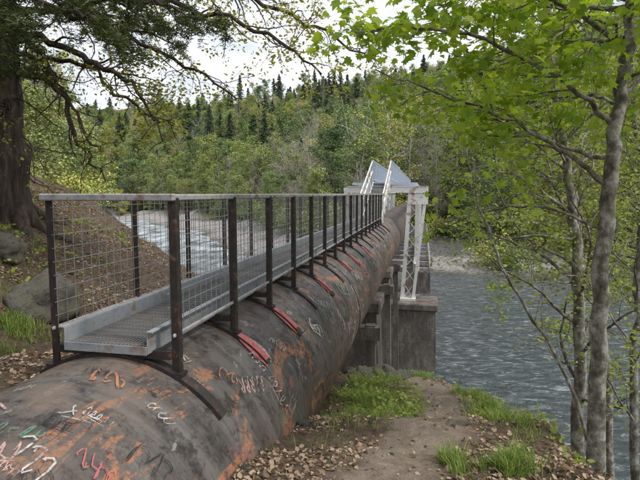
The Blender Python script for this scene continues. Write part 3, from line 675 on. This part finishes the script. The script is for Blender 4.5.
# ------------------------------------------------------------ rocks
def rock(name,x,y,s,sq=.6,seed=0,parent=None,zoff=0):
    bpy.ops.mesh.primitive_ico_sphere_add(subdivisions=4,radius=1);o=bpy.context.object;o.name=name;me=o.data
    from mathutils import noise as mn
    for v in me.vertices:
        c=v.co.copy();d=1+.38*mn.noise(c*1.3+Vector((seed*7,0,0)))+.14*mn.noise(c*4+Vector((seed,0,0)))
        v.co=Vector((c.x*d,c.y*d*.8,c.z*d*sq))
    for p in me.polygons:p.use_smooth=True
    me.materials.append(M['rock']);o.scale=(s,s,s);o.location=(x,y,zg(x,y)+s*.15+zoff);o.rotation_euler=(0,0,seed*1.7)
    if parent:o.parent=parent
    return o
rock('boulder',-3.25,5.75,.46,.66,1);rock('boulder',-3.95,5.1,.3,.6,2);rock('boulder',-4.3,6.6,.35,.6,5)
rr=empty('bank_rocks')
random.seed(9)
for i in range(120):
    if i<26:
        x=random.uniform(-.3,1.6);y=random.uniform(8.6,10.4)
    elif i<40:
        y=random.uniform(4,9);x=(PX+random.uniform(1.0,1.3))*CT+y*ST
    elif i<65:
        x=random.uniform(-6,-3.4);y=random.uniform(4.5,9.5)
    else:
        x=random.uniform(-.8,1.8);y=random.uniform(2.5,8)
    rock('stone_%d'%i,x,y,random.uniform(.06,.28) if i<26 else (random.uniform(.02,.07) if i<65 else random.uniform(.008,.03)),.7,i+3,rr)
# ------------------------------------------------------------ grass, litter, undergrowth
def blades(name,patches,n,hh,seed):
    r=np.random.default_rng(seed);W=np.array([p[4] for p in patches],float);W/=W.sum();k=r.choice(len(patches),n,p=W)
    pa=np.array([p[:4] for p in patches]);X=pa[k,0]+r.normal(size=n)*pa[k,2];Y=pa[k,1]+r.normal(size=n)*pa[k,3]
    cl=fbm(X*5,Y*5,2);kp=cl>-.02;X=X[kp];Y=Y[kp];n=len(X);cl=cl[kp]
    Z=height(X,Y)-.01;bxx=X*CT-Y*ST;kp=(np.abs(bxx-PX)>1.0)&(pathd(X,Y)>.2);X,Y,Z,cl=X[kp],Y[kp],Z[kp],cl[kp];n=len(X)
    L=hh*r.uniform(.3,1.3,n)*(.5+1.3*np.clip(cl+.05,0,.5));an=r.uniform(0,6.28,n);ln=r.uniform(.1,.8,n)*L;w=r.uniform(.002,.0045,n)
    dx,dy=np.cos(an),np.sin(an);wx,wy=-dy*w,dx*w;V=np.zeros((n,6,3))
    for j,(t,ww) in enumerate(((0,1),(.55,.75),(1,.1))):
        cx=X+dx*ln*t*t;cy=Y+dy*ln*t*t;cz=Z+L*t*(1-.25*t)
        V[:,2*j]=np.stack([cx-wx*ww,cy-wy*ww,cz],-1);V[:,2*j+1]=np.stack([cx+wx*ww,cy+wy*ww,cz],-1)
    b=np.arange(n)[:,None]*6;F=np.concatenate([b+np.array([[0,1,3,2]]),b+np.array([[2,3,5,4]])])
    o=bpy.data.objects.new(name,np_mesh(name,V.reshape(-1,3),F,[M['grass']],None,False,np.repeat(r.random(n),6)));link(o)
blades('grass',[(.75,6.9,.3,.8,2.4),(.5,5.5,.25,.4,1.0),(1.0,8.4,.45,.5,2),(2.1,6.6,.16,.7,1.3),(1.8,4.9,.14,.4,.6),(.85,3.35,.09,.13,.45),(1.3,3.3,.09,.10,.35),(-3.35,4.9,.25,.25,1.2),(-3.9,4.6,.3,.3,.7),(2.1,9,.3,.5,1),(-4.5,6,1,1,.6),(.2,4.5,.4,.6,.25)],36000,.18,3)
def plants(n,seed):
    r=np.random.default_rng(seed);P=[]
    for i in range(n):
        z=r.random()
        if z<.4: x,y=r.uniform(-6.5,-3.5),r.uniform(4.5,10)
        elif z<.8: x,y=r.uniform(.1,1.9),r.uniform(5,10)
        else: x,y=r.uniform(2.1,3.2),r.uniform(3.5,8)
        if abs(x*CT-y*ST-PX)<1.15 or pathd(np.array([x]),np.array([y]))[0]<.3: continue
        h=zg(x,y);k=r.integers(6,22);s=r.uniform(.04,.12)
        P.append(np.array([x,y,h+s*.7])+r.normal(size=(k,3))*np.array([s,s,s*.4]))
    V,F,var=leafgeo(np.concatenate(P),OVAL*np.array([1.4,1,1]),.05,.6,.1,.5,seed)
    link(bpy.data.objects.new('undergrowth',np_mesh('undergrowth',V,F,[M['leaf_small']],None,False,var)))
plants(380,8)
def litter(n,seed):
    r=np.random.default_rng(seed);X=r.uniform(-6,2.6,n);Y=1.5+9.5*r.random(n)**1.3;Z=height(X,Y)+.010;bxx=X*CT-Y*ST
    pipz=PZ+np.sqrt(np.maximum(0,R*R-(bxx-PX)**2));on=np.abs(bxx-PX)<R
    kp=~(on&(pipz>Z))&((pathd(X,Y)>.3)|(r.random(n)<.10))&(fbm(X*1.5,Y*1.5,3)+r.normal(size=n)*.2>-.15)
    P=np.stack([X,Y,Z],-1)[kp]
    V,F,var=leafgeo(P,OVAL*np.array([1.3,1,2.5]),.033,.6,0,.6,seed)
    o=bpy.data.objects.new('leaf_litter',np_mesh('leaf_litter',V,F,[M['litter']],None,False,var));link(o)
litter(80000,5)
# ------------------------------------------------------------ light, sky
SE,SA=D(50),D(112)
w=bpy.data.worlds.new('World');scene.world=w;w.use_nodes=True;nt=w.node_tree;nt.nodes.clear()
out=nt.nodes.new('ShaderNodeOutputWorld')
sky=nd(nt,'TexSky',{'sky_type':'NISHITA','sun_disc':False,'sun_elevation':SE,'sun_rotation':SA})
tc=nd(nt,'TexCoord');mp=nd(nt,'Mapping',Scale=(1,1,2.6),Vector=tc.outputs['Generated'])
n1=noise(nt,mp.outputs[0],2.6,7,.58,.3);f=ramp(nt,n1,[(.34,.5),(.52,1)])
n2=noise(nt,mp.outputs[0],4.5,6,.6);cc=ramp(nt,n2,[(.3,(6.4,6.8,7.6)),(.65,(8.6,8.8,9.2))])
skyc=mix(nt,f,sky.outputs[0],cc)
bg=nd(nt,'Background',Color=skyc,Strength=.14);nt.links.new(bg.outputs[0],out.inputs[0])
sl=bpy.data.lights.new('sun','SUN');sl.energy=3.0;sl.angle=D(10);sl.color=(1,.95,.87);so=bpy.data.objects.new('sun',sl);link(so)
dv=Vector((math.sin(SA)*math.cos(SE),math.cos(SA)*math.cos(SE),math.sin(SE)));so.rotation_euler=dv.to_track_quat('Z','Y').to_euler()
cam=bpy.data.cameras.new('camera');cam.lens=27.7;cam.sensor_width=36;cam.clip_end=3000;cam.clip_start=.05
co=bpy.data.objects.new('camera',cam);link(co);co.location=(0,0,0);co.rotation_euler=(D(90-5.39),0,0);scene.camera=co
scene.view_settings.view_transform='Standard';scene.view_settings.look='None';scene.view_settings.exposure=0
print('done',time.time()-T0)
